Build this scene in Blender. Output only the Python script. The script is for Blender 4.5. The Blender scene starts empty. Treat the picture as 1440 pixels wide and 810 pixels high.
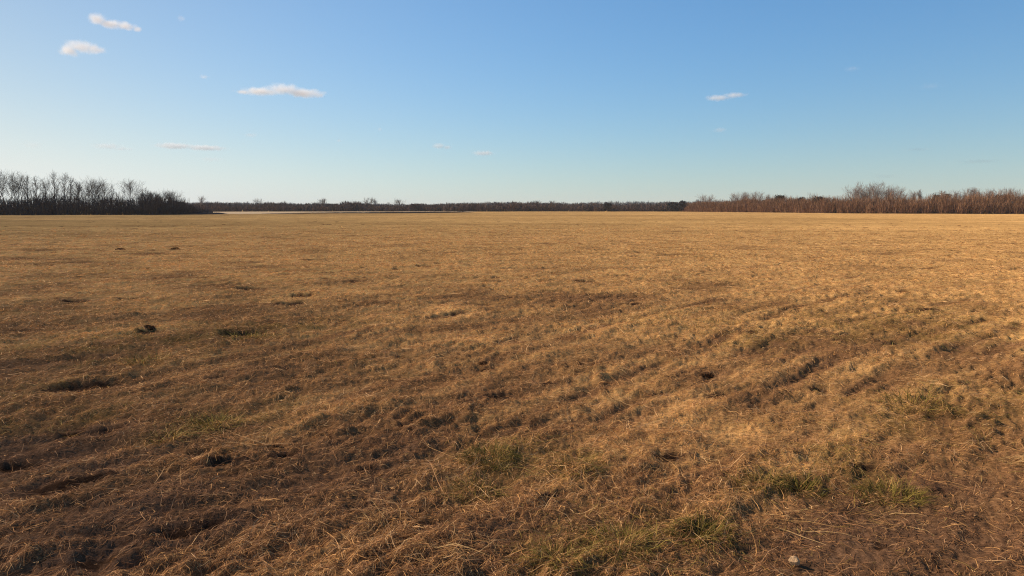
import bpy, bmesh, math, random
import numpy as np
from mathutils import Vector, Matrix

R = math.radians
SC = bpy.context.scene
COL = SC.collection
random.seed(7)
RNG = np.random.default_rng(11)

# ------------------------------------------------------------------ camera numbers
CAM_H, PITCH, FPX = 1.65, R(6.7), 955.0
SP, CP = math.sin(PITCH), math.cos(PITCH)


def ray(u, v):
    a, b = (u - 720) / FPX, (405 - v) / FPX
    return np.array([a, CP + b * SP, -SP + b * CP])


def at(u, v):
    """the point of the level ground seen at that place of the photograph"""
    d = ray(u, v)
    return (d * (CAM_H / -d[2]))[:2]


def bearing(u, dist):
    """ground point on the bearing of column u, dist metres ahead"""
    return np.array([(u - 720) / FPX * dist, dist])


# ------------------------------------------------------------------ noise
def _hash(ix, iy, seed):
    h = (ix.astype(np.int64) * 374761393 + iy.astype(np.int64) * 668265263 + seed * 974711) & 0xFFFFFFFF
    h = ((h ^ (h >> 13)) * 1274126177) & 0xFFFFFFFF
    h ^= h >> 16
    return (h & 0xFFFF).astype(np.float64) / 65535.0


def noise(x, y, seed=0):
    """gradient noise, about -1..1"""
    x, y = np.asarray(x, float), np.asarray(y, float)
    ix, iy = np.floor(x), np.floor(y)
    fx, fy = x - ix, y - iy
    u = fx * fx * fx * (fx * (fx * 6 - 15) + 10)
    w = fy * fy * fy * (fy * (fy * 6 - 15) + 10)

    def g(dx, dy):
        a = _hash(ix + dx, iy + dy, seed) * 2 * math.pi
        return np.cos(a) * (fx - dx) + np.sin(a) * (fy - dy)
    n0 = g(0, 0) * (1 - u) + g(1, 0) * u
    n1 = g(0, 1) * (1 - u) + g(1, 1) * u
    return (n0 * (1 - w) + n1 * w) * 1.5


def fbm(x, y, seed, octv=3):
    s, a, f = 0.0, 1.0, 1.0
    for k in range(octv):
        s = s + a * noise(x * f, y * f, seed + 17 * k)
        a *= 0.5
        f *= 2.03
    return s


def sstep(a, b, x):
    t = np.clip((x - a) / (b - a), 0, 1)
    return t * t * (3 - 2 * t)


# ------------------------------------------------------------------ layout of the field
# small pits and scrapes of bare dark soil, with hollow shade painted into their colour: column, row, half width in the photograph, depth in m
PITS = [(170, 352, 10, .10), (245, 350, 7, .08), (110, 425, 18, .08), (180, 422, 13, .07), (350, 408, 18, .08),
        (400, 388, 10, .07), (480, 450, 18, .07), (345, 468, 30, .08), (20, 465, 16, .06), (100, 541, 24, .06),
        (145, 536, 18, .06), (305, 531, 14, .06), (400, 517, 14, .06), (210, 550, 10, .05), (570, 598, 11, .05),
        (100, 609, 13, .05), (404, 640, 22, .08), (20, 656, 26, .05), (70, 688, 36, .05), (130, 676, 26, .05),
        (255, 748, 42, .07), (300, 735, 22, .06), (130, 786, 34, .06), (500, 715, 22, .05), (512, 662, 18, .05),
        (600, 735, 18, .05), (700, 557, 22, .05), (770, 538, 16, .05), (830, 512, 16, .05), (678, 517, 15, .06),
        (992, 534, 16, .06), (1008, 556, 16, .05), (925, 552, 14, .05), (872, 650, 22, .06), (770, 698, 20, .06),
        (985, 752, 28, .05), (1120, 682, 30, .06), (1215, 653, 22, .06), (1322, 686, 15, .05), (1195, 714, 18, .05),
        (1240, 768, 14, .03), (1055, 470, 15, .05), (1082, 462, 12, .05), (1182, 470, 14, .05), (1072, 577, 14, .05),
        (210, 465, 14, .07), (730, 466, 10, .04), (940, 640, 24, .04), (160, 600, 14, .04), (320, 650, 26, .04),
        (1280, 690, 16, .06), (560, 500, 12, .05), (600, 374, 20, .06), (660, 372, 16, .06), (520, 392, 10, .05),
        (890, 430, 16, .05), (960, 405, 14, .05), (1040, 402, 12, .05), (820, 395, 14, .05), (280, 392, 14, .06),
        (60, 372, 18, .06), (440, 365, 14, .06), (1120, 470, 10, .04), (1300, 437, 20, .04), (1150, 545, 13, .03)]
RUTS = [[(860, 690), (960, 620), (1060, 560), (1150, 515), (1200, 495), (1300, 470), (1420, 440)],
        [(700, 612), (760, 580), (900, 520), (1000, 480), (1100, 440), (1260, 400)],
        [(0, 702), (80, 682), (150, 660), (300, 615), (480, 560), (640, 520)],
        [(100, 795), (200, 765), (310, 735)],
        [(1080, 635), (1180, 578), (1290, 525), (1440, 480)],
        [(80, 542), (200, 530), (330, 500), (480, 470), (650, 440)],
        [(940, 700), (1100, 600), (1240, 530), (1440, 455)],
        [(780, 640), (920, 570), (1040, 500), (1180, 455), (1400, 415)],
        [(700, 690), (800, 610), (960, 530), (1120, 470)],
        [(900, 470), (1040, 425), (1200, 390), (1400, 365)],
        [(560, 560), (700, 505), (860, 455), (1040, 415)]]
GREEN = [(200, 505, 40), (305, 590, 45), (250, 612, 30), (360, 575, 30), (690, 640, 50), (800, 655, 45), (740, 655, 60),
         (1100, 680, 50), (1255, 690, 45), (880, 760, 70), (980, 745, 50), (850, 740, 60), (1290, 450, 110),
         (1250, 465, 70), (1290, 580, 100), (345, 470, 50), (440, 455, 60), (1400, 560, 60), (60, 590, 60),
         (30, 545, 50), (1180, 640, 60), (1060, 475, 50), (960, 450, 60), (760, 770, 50), (150, 480, 80)]
BARE = [(300, 690, 120), (560, 620, 70), (180, 770, 110), (60, 640, 100), (1330, 730, 120), (1340, 745, 110), (1400, 720, 80), (1250, 760, 70), (1180, 770, 100),
        (1080, 560, 70), (760, 600, 60), (420, 640, 60), (1420, 700, 70),
        (700, 740, 90)]
PALE = [(900, 560, 90), (1000, 510, 80), (1200, 560, 60), (1240, 610, 60), (1400, 490, 80), (600, 480, 80),
        (1430, 646, 14), (540, 745, 50), (480, 790, 60), (860, 470, 80), (1100, 640, 60), (1040, 600, 50),
        (700, 640, 60), (1190, 590, 60)]


def spots(lst):
    out = []
    for s in lst:
        c = at(s[0], s[1])
        out.append((c[0], c[1], s[2] / FPX * math.hypot(*c)) + tuple(s[3:]))
    return out


PITS_W, GREEN_W, BARE_W, PALE_W = spots(PITS), spots(GREEN), spots(BARE), spots(PALE)
SMOOTH_W = spots([(1330, 745, 150), (1400, 710, 90), (1200, 775, 110)])
RUTS_W = [[at(*p) for p in r] for r in RUTS]
STONE = at(1116, 797)
FLOW = R(52)                       # the mown rows run away to the right
FX, FY = math.sin(FLOW), math.cos(FLOW)


def gauss_sum(x, y, lst, stretch=1.6):
    """spots drawn out along the mown rows"""
    t = np.zeros_like(x)
    for cx, cy, r in lst:
        rr = max(r, .06)
        m = (np.abs(x - cx) < 3.5 * rr * stretch) & (np.abs(y - cy) < 3.5 * rr * stretch)
        if not m.any():
            continue
        dx, dy = x[m] - cx, y[m] - cy
        a, b = dx * FX + dy * FY, dx * FY - dy * FX
        t[m] += np.exp(-((a / stretch) ** 2 + b * b) / (rr * rr))
    return t


def pits(x, y):
    """0..1 how deep inside a pit, and the depth in m"""
    k = np.zeros_like(x)
    d = np.zeros_like(x)
    for i, (cx, cy, r, dep) in enumerate(PITS_W):
        m = (np.abs(x - cx) < 2.8 * r) & (np.abs(y - cy) < 2.8 * r)
        if not m.any():
            continue
        dx, dy = x[m] - cx, y[m] - cy
        a, b = dx * .93 + dy * .37, dy * .93 - dx * .37
        wob = 1 + .45 * noise(x[m] * 1.9 / r + 31 * i, y[m] * 1.9 / r, 5)
        q = np.sqrt((a / 1.35) ** 2 + (b / .7) ** 2) / r / wob
        v = 1 - sstep(.30, 1.10, q)
        k[m] = np.maximum(k[m], v)
        # a raised lip on the side the sun comes from, the hollow behind it
        lip = np.exp(-((a + r * .95) / (r * .45)) ** 2 - (b / (r * .9)) ** 2)
        d[m] += (-dep * .55 * v + dep * .5 * lip) * (.62 if cy < 7 else 1.)
    return k, d


def scrapes(x, y):
    """small irregular scrapes scattered over the whole field, 0..1"""
    a, b = rows(x, y)
    u = a * .62 + b * .35
    w = b * .9 - a * .25
    return (sstep(.56, .74, noise(u * 1.7, w * 2.3, 91) + .22 * noise(x * 6, y * 6, 92))
            * sstep(-.35, .25, noise(x * .17, y * .17, 93)) * sstep(6, 12, np.hypot(x, y)))


def ruts(x, y):
    t = np.zeros_like(x)
    sh = np.zeros_like(x)
    m = (np.hypot(x, y) < 24)
    if not m.any():
        return t, sh
    xs, ys = x[m], y[m]
    best = np.full(xs.shape, 9.0)
    for pl in RUTS_W:
        for p, q in zip(pl[:-1], pl[1:]):
            e = q - p
            L2 = e @ e
            s = np.clip(((xs - p[0]) * e[0] + (ys - p[1]) * e[1]) / L2, 0, 1)
            best = np.minimum(best, np.hypot(xs - p[0] - s * e[0], ys - p[1] - s * e[1]))
    wid = .09 * (1 + .6 * noise(xs * .9, ys * .9, 77))
    t[m] = np.exp(-(best / wid) ** 2) * sstep(-.3, .5, noise(xs * .8 + 9, ys * .8, 78))
    sh[m] = np.exp(-((best - .25) / .10) ** 2)      # pale straw pushed up beside the wheel mark
    return t, sh


def rows(x, y):
    """coordinates along and across the mown rows, slightly bent"""
    b = .35 * noise(x * .12, y * .12, 3)
    return x * FX + y * FY, x * FY - y * FX + b


def tuss(x, y):
    """hummocky matting of the turf, about -1..1"""
    a, b = rows(x, y)
    return noise(a * 1.5, b * 3.4, 21) * .65 + noise(a * 4.2, b * 7.5, 22) * .5


def height(x, y):
    x, y = np.asarray(x, float), np.asarray(y, float)
    sh = x.shape
    x, y = x.ravel(), y.ravel()
    r = np.hypot(x, y)
    a, b = rows(x, y)
    fade = 1 / (1 + (r / 45) ** 2)
    z = .05 * noise(x / 9, y / 9, 1) * (1 - np.exp(-r / 6)) + .10 * noise(x / 45, y / 45, 2) * sstep(8, 60, r)
    z += .030 * noise(a * .55, b * 1.5, 4) * fade
    z += .012 * noise(a * .42 + 5, b * 4.0, 9) * sstep(-.5, .4, noise(x * .22, y * .22, 10)) * fade
    z += .042 * tuss(x, y) * fade * (1 - .6 * np.clip(gauss_sum(x, y, SMOOTH_W), 0, 1))
    n = r < 30
    zz = np.zeros_like(z)
    k, d = pits(x[n], y[n])
    zz[n] = d + .031 * noise(a[n] * 7, b[n] * 12, 6) * (.35 + .85 * sstep(-.3, .5, noise(x[n] * .9, y[n] * .9, 8))) * (1 - .75 * np.clip(gauss_sum(x[n], y[n], SMOOTH_W), 0, 1)) + .014 * noise(x[n] * 24, y[n] * 24, 7) * (r[n] < 14)
    zz[n] -= .031 * ruts(x[n], y[n])[0]
    z += zz - .045 * scrapes(x, y) * (1 - sstep(60, 110, r))
    return z.reshape(sh)


def cover(x, y):
    """0 bare earth .. 1 thick pale straw, then how green it is, then how deep in a pit"""
    r = np.hypot(x, y)
    base = .52 + .41 * sstep(5, 20, r)
    base = base + .26 * fbm(x * .45, y * .45, 41, 3) * (1 - .5 * sstep(25, 80, r))
    a, b = rows(x, y)
    base = base + .20 * noise(a * .35, b * 1.1, 43)
    base = base - .24 * np.clip(gauss_sum(x, y, BARE_W), 0, 1.7) + .20 * np.clip(gauss_sum(x, y, PALE_W), 0, 1)
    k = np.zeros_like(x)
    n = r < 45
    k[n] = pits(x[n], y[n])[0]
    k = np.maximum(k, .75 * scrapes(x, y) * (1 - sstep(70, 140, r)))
    base = base - .13 * sstep(.05, .75, -x / (np.abs(y) + 2)) * (1 - .8 * sstep(12, 50, r))  # browner grass on the left, with the backlit side's darkness put into it
    rt, sh = ruts(x, y)
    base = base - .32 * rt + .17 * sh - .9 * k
    g = np.clip(gauss_sum(x, y, GREEN_W), 0, 1) * (.36 + .6 * noise(x * 2.5, y * 2.5, 45))
    g = g + .08 * sstep(.2, .9, fbm(x * .3 + 7, y * .3, 46, 2)) * (1 - sstep(18, 50, r))
    return np.clip(base, 0, 1), np.clip(g, 0, 1), k


# ------------------------------------------------------------------ mesh helpers
def mesh_np(name, verts, faces, cols=None, smooth=False):
    """faces: (N,4) or (N,3) array; cols: (V,3)"""
    me = bpy.data.meshes.new(name)
    verts = np.ascontiguousarray(verts, np.float32)
    faces = np.ascontiguousarray(faces, np.int32)
    n, k = faces.shape
    me.vertices.add(len(verts))
    me.vertices.foreach_set('co', verts.ravel())
    me.loops.add(n * k)
    me.loops.foreach_set('vertex_index', faces.ravel())
    me.polygons.add(n)
    me.polygons.foreach_set('loop_start', np.arange(0, n * k, k, dtype=np.int32))
    if smooth:
        me.polygons.foreach_set('use_smooth', np.ones(n, bool))
    me.update(calc_edges=True)
    if cols is not None:
        at_ = me.attributes.new('Col', 'FLOAT_COLOR', 'POINT')
        c = np.ones((len(verts), 4), np.float32)
        c[:, :3] = cols
        at_.data.foreach_set('color', c.ravel())
    return me


def link(name, me, mat=None, parent=None):
    o = bpy.data.objects.new(name, me)
    COL.objects.link(o)
    if mat is not None:
        me.materials.append(mat)
    if parent is not None:
        o.parent = parent
    return o


def tag(o, label, cat, group=None, kind=None):
    o['label'], o['category'] = label, cat
    if group:
        o['group'] = group
    if kind:
        o['kind'] = kind
    return o


def empty(name, loc):
    o = bpy.data.objects.new(name, None)
    COL.objects.link(o)
    o.location = loc
    return o


def ribbons(P, W, S, C, jit=None):
    """P (N,K,3) centre lines, W (N,K) widths, S (N,3) side vectors, C (N,3) colours -> verts, quads, cols"""
    N, K, _ = P.shape
    off = S[:, None, :] * (W * .5)[:, :, None]
    V = np.stack([P - off, P + off], 2).reshape(N * K * 2, 3)
    base = (np.arange(N) * K * 2)[:, None]
    seg = np.arange(K - 1)[None, :] * 2
    i0 = base + seg
    F = np.stack([i0, i0 + 1, i0 + 3, i0 + 2], -1).reshape(-1, 4)
    CC = np.repeat(C, K * 2, 0)
    return V, F, CC


# ------------------------------------------------------------------ materials
def new_mat(name):
    m = bpy.data.materials.new(name)
    m.use_nodes = True
    nt = m.node_tree
    b = nt.nodes['Principled BSDF']
    b.inputs['Roughness'].default_value = .85
    b.inputs['Specular IOR Level'].default_value = .2
    return m, nt, b


def N(nt, t, **kw):
    n = nt.nodes.new(t)
    for k, v in kw.items():
        setattr(n, k, v)
    return n


def col_mat(name, scale=30., amt=.35, trans=0., rough=.85, spec=.2):
    """vertex colour times a fine world-space noise; optional translucency for thin leaves and stalks"""
    m, nt, b = new_mat(name)
    L = nt.links.new
    at_ = N(nt, 'ShaderNodeAttribute', attribute_name='Col')
    geo = N(nt, 'ShaderNodeNewGeometry')
    nz = N(nt, 'ShaderNodeTexNoise')
    nz.inputs['Scale'].default_value = scale
    nz.inputs['Detail'].default_value = 3
    L(geo.outputs['Position'], nz.inputs['Vector'])
    mr = N(nt, 'ShaderNodeMapRange')
    mr.inputs['From Min'].default_value, mr.inputs['From Max'].default_value = .25, .75
    mr.inputs['To Min'].default_value, mr.inputs['To Max'].default_value = 1 - amt, 1 + amt
    L(nz.outputs['Fac'], mr.inputs['Value'])
    mx = N(nt, 'ShaderNodeVectorMath', operation='SCALE')
    L(at_.outputs['Color'], mx.inputs[0])
    L(mr.outputs[0], mx.inputs['Scale'])
    L(mx.outputs[0], b.inputs['Base Color'])
    b.inputs['Roughness'].default_value = rough
    b.inputs['Specular IOR Level'].default_value = spec
    if trans:
        tr = N(nt, 'ShaderNodeBsdfTranslucent')
        L(mx.outputs[0], tr.inputs['Color'])
        ms = N(nt, 'ShaderNodeMixShader')
        ms.inputs[0].default_value = trans
        L(b.outputs[0], ms.inputs[1])
        L(tr.outputs[0], ms.inputs[2])
        L(ms.outputs[0], nt.nodes['Material Output'].inputs['Surface'])
    return m


M_GRASS = col_mat('dry_grass', 60, .25, trans=.22, rough=.8, spec=.12)
M_BARK = col_mat('bark', 3, .3)
M_TWIG = col_mat('twigs', 1.2, .35)
M_LEAF = col_mat('leaves', 2, .35, trans=.15)


def ground_material():
    m, nt, b = new_mat('field_ground')
    L = nt.links.new
    at_ = N(nt, 'ShaderNodeAttribute', attribute_name='Col')
    geo = N(nt, 'ShaderNodeNewGeometry')

    def mapped(sx, sy, rot):
        mp = N(nt, 'ShaderNodeMapping')
        mp.inputs['Rotation'].default_value = (0, 0, rot)
        mp.inputs['Scale'].default_value = (sx, sy, 1)
        L(geo.outputs['Position'], mp.inputs['Vector'])
        return mp

    def nz(src, scale, det, dist=0.):
        n = N(nt, 'ShaderNodeTexNoise')
        n.inputs['Scale'].default_value = scale
        n.inputs['Detail'].default_value = det
        n.inputs['Roughness'].default_value = .65
        n.inputs['Distortion'].default_value = dist
        L(src.outputs[0], n.inputs['Vector'])
        return n
    fib1 = nz(mapped(1, .22, R(38)), 90, 5, 1.2)       # matted fibres, two lies
    fib2 = nz(mapped(.25, 1, R(20)), 70, 5, 1.2)
    clump = nz(mapped(1, 1, 0), 2.2, 5, .4)
    grain = nz(mapped(1, 1, .3), .35, 8, .3)

    def rng(n, lo, hi, f0=.3, f1=.7):
        r = N(nt, 'ShaderNodeMapRange')
        r.inputs['From Min'].default_value, r.inputs['From Max'].default_value = f0, f1
        r.inputs['To Min'].default_value, r.inputs['To Max'].default_value = lo, hi
        L(n.outputs['Fac'], r.inputs['Value'])
        return r
    prod = None
    for r in (rng(fib1, .55, 1.45), rng(fib2, .6, 1.4), rng(clump, .72, 1.28), rng(grain, .82, 1.18)):
        if prod is None:
            prod = r
        else:
            q = N(nt, 'ShaderNodeMath', operation='MULTIPLY')
            L(prod.outputs[0], q.inputs[0])
            L(r.outputs[0], q.inputs[1])
            prod = q
    mx = N(nt, 'ShaderNodeVectorMath', operation='SCALE')
    L(at_.outputs['Color'], mx.inputs[0])
    L(prod.outputs[0], mx.inputs['Scale'])
    L(mx.outputs[0], b.inputs['Base Color'])
    ad = N(nt, 'ShaderNodeMath', operation='ADD')
    L(fib1.outputs['Fac'], ad.inputs[0])
    L(fib2.outputs['Fac'], ad.inputs[1])
    bp = N(nt, 'ShaderNodeBump')
    bp.inputs['Strength'].default_value = .5
    bp.inputs['Distance'].default_value = .012
    L(ad.outputs[0], bp.inputs['Height'])
    L(bp.outputs[0], b.inputs['Normal'])
    b.inputs['Roughness'].default_value = .95
    b.inputs['Diffuse Roughness'].default_value = .8
    b.inputs['Specular IOR Level'].default_value = 0.
    return m


# ------------------------------------------------------------------ the field
SOIL = np.array([.120, .064, .036])
PEAT_SHADE = np.array([.040, .021, .012])  # dark soil, deepened by the hollows' shade put into the colour
THATCH = np.array([.215, .108, .046])
STRAW = np.array([.545, .305, .108])
OLIVE = np.array([.205, .124, .032])


def ground_colour(x, y):
    c, g, k = cover(x, y)
    c, g, k = c[:, None], g[:, None], k[:, None]
    col = SOIL * (1 - sstep(.05, .5, c)) + THATCH * sstep(.05, .5, c)
    s = sstep(.45, 1.0, c)
    col = col * (1 - s) + STRAW * s
    r = np.hypot(x, y)[:, None]
    # broad bands left by mowing, visible far out
    a, b = rows(x, y)
    band = (noise(x * .012, y * .05, 51) * .24 + noise(x * .05 + .02 * y, y * .16, 52) * .16 + noise(x * .02 - .01 * y, y * .45, 53) * .12)[:, None] * sstep(15, 60, r)
    col = col * (1 + band)
    col = col * (1 - .65 * g) + OLIVE * .65 * g
    return col * (1 - k) + PEAT_SHADE * k  # soil and painted shade together, darker with depth in the pit


def build_field():
    rad = [.35]
    while rad[-1] < 4200:
        q = rad[-1]
        rad.append(q * (1.0075 if 2 < q < 60 else 1.02 if q < 400 else 1.05) if q > 2 else q + .08)
    rad = np.array(rad)
    dense = np.linspace(-R(56), R(56), 1250)
    rest = np.linspace(R(56), 2 * math.pi - R(56), 90)[1:-1]
    ang = np.concatenate([dense, rest])
    A, RR = np.meshgrid(ang, rad)
    x, y = (RR * np.sin(A)).ravel(), (RR * np.cos(A)).ravel()
    nr, na = RR.shape
    x, y = np.append(x, 0), np.append(y, 0)
    z = height(x, y)
    idx = np.arange(nr * na).reshape(nr, na)
    nxt = np.roll(idx, -1, 1)
    F = np.stack([idx[:-1], nxt[:-1], nxt[1:], idx[1:]], -1)[:, :, ::-1].reshape(-1, 4)
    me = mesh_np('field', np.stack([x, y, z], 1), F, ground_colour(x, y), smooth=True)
    # close the middle under the camera
    bm = bmesh.new()
    bm.from_mesh(me)
    bm.verts.ensure_lookup_table()
    c = bm.verts[nr * na]
    for i in range(na):
        bm.faces.new((c, bm.verts[(i + 1) % na], bm.verts[i]))
    bm.to_mesh(me)
    bm.free()
    o = link('ground', me, ground_material())
    tag(o, 'wide flat field of mown dry grass and bare brown earth', 'ground', kind='structure')


def pick(u, table):
    """u (N,) uniform, table: list of (weight array or number, colour)"""
    n = len(u)
    w = np.stack([np.broadcast_to(np.asarray(t[0], float), (n,)) for t in table], 1)
    w = w / w.sum(1, keepdims=True)
    cum = np.cumsum(w, 1)
    i = np.minimum((u[:, None] > cum).sum(1), len(table) - 1)
    return np.array([t[1] for t in table])[i]


def build_grass(n):
    lo, hi = math.log(2.0), math.log(80.)
    r = np.exp(RNG.uniform(lo, hi, n))
    th = np.where(RNG.random(n) < .86, RNG.uniform(-R(40), R(40), n), RNG.uniform(-R(57), R(57), n))
    x, y = r * np.sin(th), r * np.cos(th)
    c, g, k = cover(x, y)
    t = tuss(x, y)
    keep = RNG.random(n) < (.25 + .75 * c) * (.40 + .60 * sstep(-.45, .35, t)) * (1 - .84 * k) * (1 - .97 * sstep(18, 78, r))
    x, y, r, c, g, t = (q[keep] for q in (x, y, r, c, g, t))
    n = len(x)
    short = RNG.random(n) < .70                            # broken thatch close to the earth
    tall = sstep(.1, .75, t)
    L = np.exp(RNG.normal(0, .42, n)) * np.where(short, .034, .060 + .045 * tall + .03 * c + .10 * (RNG.random(n) < .05)) * (1 + r * .022) ** .8
    w = np.maximum(.0026, .00042 * r) * RNG.uniform(.55, 1.25, n)
    el = np.where(short, RNG.uniform(-R(4), R(20), n), np.abs(RNG.normal(R(8), R(11), n)) + R(14) * tall * RNG.random(n))
    el = el / (1 + .03 * r)
    el = np.where((~short) & (g > .45), el + R(24) * RNG.random(n), el)
    lay = np.where(RNG.random(n) < .28, RNG.normal(0, R(36), n), RNG.uniform(-math.pi, math.pi, n))
    swirl = 1.2 * noise(x * .9, y * .9, 61)
    # stalks lie along the rows, swept to the right near the right edge
    az = FLOW + R(46) * sstep(.5, 4.5, x - .2 * y) + lay + swirl
    K = 4
    s = np.linspace(0, 1, K)[None, :]
    bend = RNG.normal(0, 1.4, n)[:, None]
    aa = az[:, None] + bend * s
    dl = (L / (K - 1))[:, None]
    ee = el[:, None] - (RNG.uniform(.1, 1.0, n) * (el + .25))[:, None] * s * 1.3
    dx, dy, dz = np.sin(aa) * np.cos(ee) * dl, np.cos(aa) * np.cos(ee) * dl, np.sin(ee) * dl
    z0 = np.zeros((n, 1))
    X = x[:, None] + np.concatenate([z0, np.cumsum(dx[:, :-1], 1)], 1)
    Y = y[:, None] + np.concatenate([z0, np.cumsum(dy[:, :-1], 1)], 1)
    Z = np.concatenate([z0, np.cumsum(dz[:, :-1], 1)], 1) + (RNG.uniform(-.004, .016, n) * (.5 + c) + .010 * tall * RNG.random(n))[:, None]
    Z = np.maximum(Z, .002 + .0002 * r[:, None])
    P = np.stack([X, Y, Z + height(X, Y)], -1)
    prof = np.array([.9, 1., .75, .18])[None, :]
    W = w[:, None] * prof
    S = np.stack([np.cos(az), -np.sin(az), RNG.normal(0, .55, n)], 1)
    S /= np.linalg.norm(S, axis=1, keepdims=True)
    gz = np.clip(g * 1.3, 0, 1) * np.where(short, .5, 1.)
    pale = np.clip(c * 1.15 - .1, .04, 1)
    C = pick(RNG.random(n), [
        (.46 * pale * np.where(short, .35, 1), (.66, .42, .165)),
        (.95 * pale, (.52, .285, .088)),
        (.55, (.30, .150, .050)),
        (.60 * (1.15 - pale), (.150, .074, .030)),
        (.16, (.37, .21, .085)),
        (.90 * gz, (.195, .138, .026)),
        (.50 * gz, (.29, .215, .055)),
    ])
    C = C * RNG.uniform(.70, 1.30, n)[:, None] * np.array([1.08, 1.03, 1.20])
    V, F, CC = ribbons(P, W, S, C)
    o = link('dry_grass', mesh_np('dry_grass', V, F, CC), M_GRASS)
    tag(o, 'matted straw and short dry grass blades covering the whole field', 'grass', kind='stuff')


def blades(n, cx, cy, rx, ry, L, w, el0, el1, cols, wts, rot=0., rng=RNG, bend=.9, lie=None):
    """a clump of arching blades round its own base at (cx, cy), in local coordinates"""
    q = np.sqrt(rng.random(n))
    ph = rng.uniform(0, 2 * math.pi, n)
    lx, ly = q * np.cos(ph) * rx, q * np.sin(ph) * ry
    lx, ly = lx * math.cos(rot) - ly * math.sin(rot), lx * math.sin(rot) + ly * math.cos(rot)
    az = np.arctan2(lx, ly) + rng.normal(0, .8, n) if lie is None else lie + rng.normal(0, .38, n)
    el = rng.uniform(el0, el1, n) * (1 - .35 * q)
    LL = L * np.exp(rng.normal(0, .3, n)) * (1 - .3 * q)
    K = 5
    s = np.linspace(0, 1, K)[None, :]
    aa = az[:, None] + rng.normal(0, .5, n)[:, None] * s
    ee = el[:, None] - (rng.uniform(.4, 1.5, n) * bend)[:, None] * s ** 1.5
    dl = (LL / (K - 1))[:, None]
    z0 = np.zeros((n, 1))
    dx, dy, dz = np.sin(aa) * np.cos(ee) * dl, np.cos(aa) * np.cos(ee) * dl, np.sin(ee) * dl
    X = lx[:, None] + np.concatenate([z0, np.cumsum(dx[:, :-1], 1)], 1)
    Y = ly[:, None] + np.concatenate([z0, np.cumsum(dy[:, :-1], 1)], 1)
    Z = np.concatenate([z0, np.cumsum(dz[:, :-1], 1)], 1)
    h0 = float(height(np.array([cx]), np.array([cy]))[0])
    Z = np.maximum(Z, .003) + height(X + cx, Y + cy) - h0 - .004
    P = np.stack([X, Y, Z], -1)
    W = w * rng.uniform(.6, 1.2, n)[:, None] * np.array([.9, 1., .85, .6, .12])[None, :]
    S = np.stack([np.cos(az), -np.sin(az), rng.normal(0, .4, n)], 1)
    S /= np.linalg.norm(S, axis=1, keepdims=True)
    C = pick(rng.random(n), list(zip(wts, cols))) * rng.uniform(.7, 1.2, n)[:, None]
    return ribbons(P, W, S, C), h0


GREENS = [(.085, .068, .012), (.165, .122, .022), (.27, .185, .042), (.48, .28, .09), (.22, .11, .038)]


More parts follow.
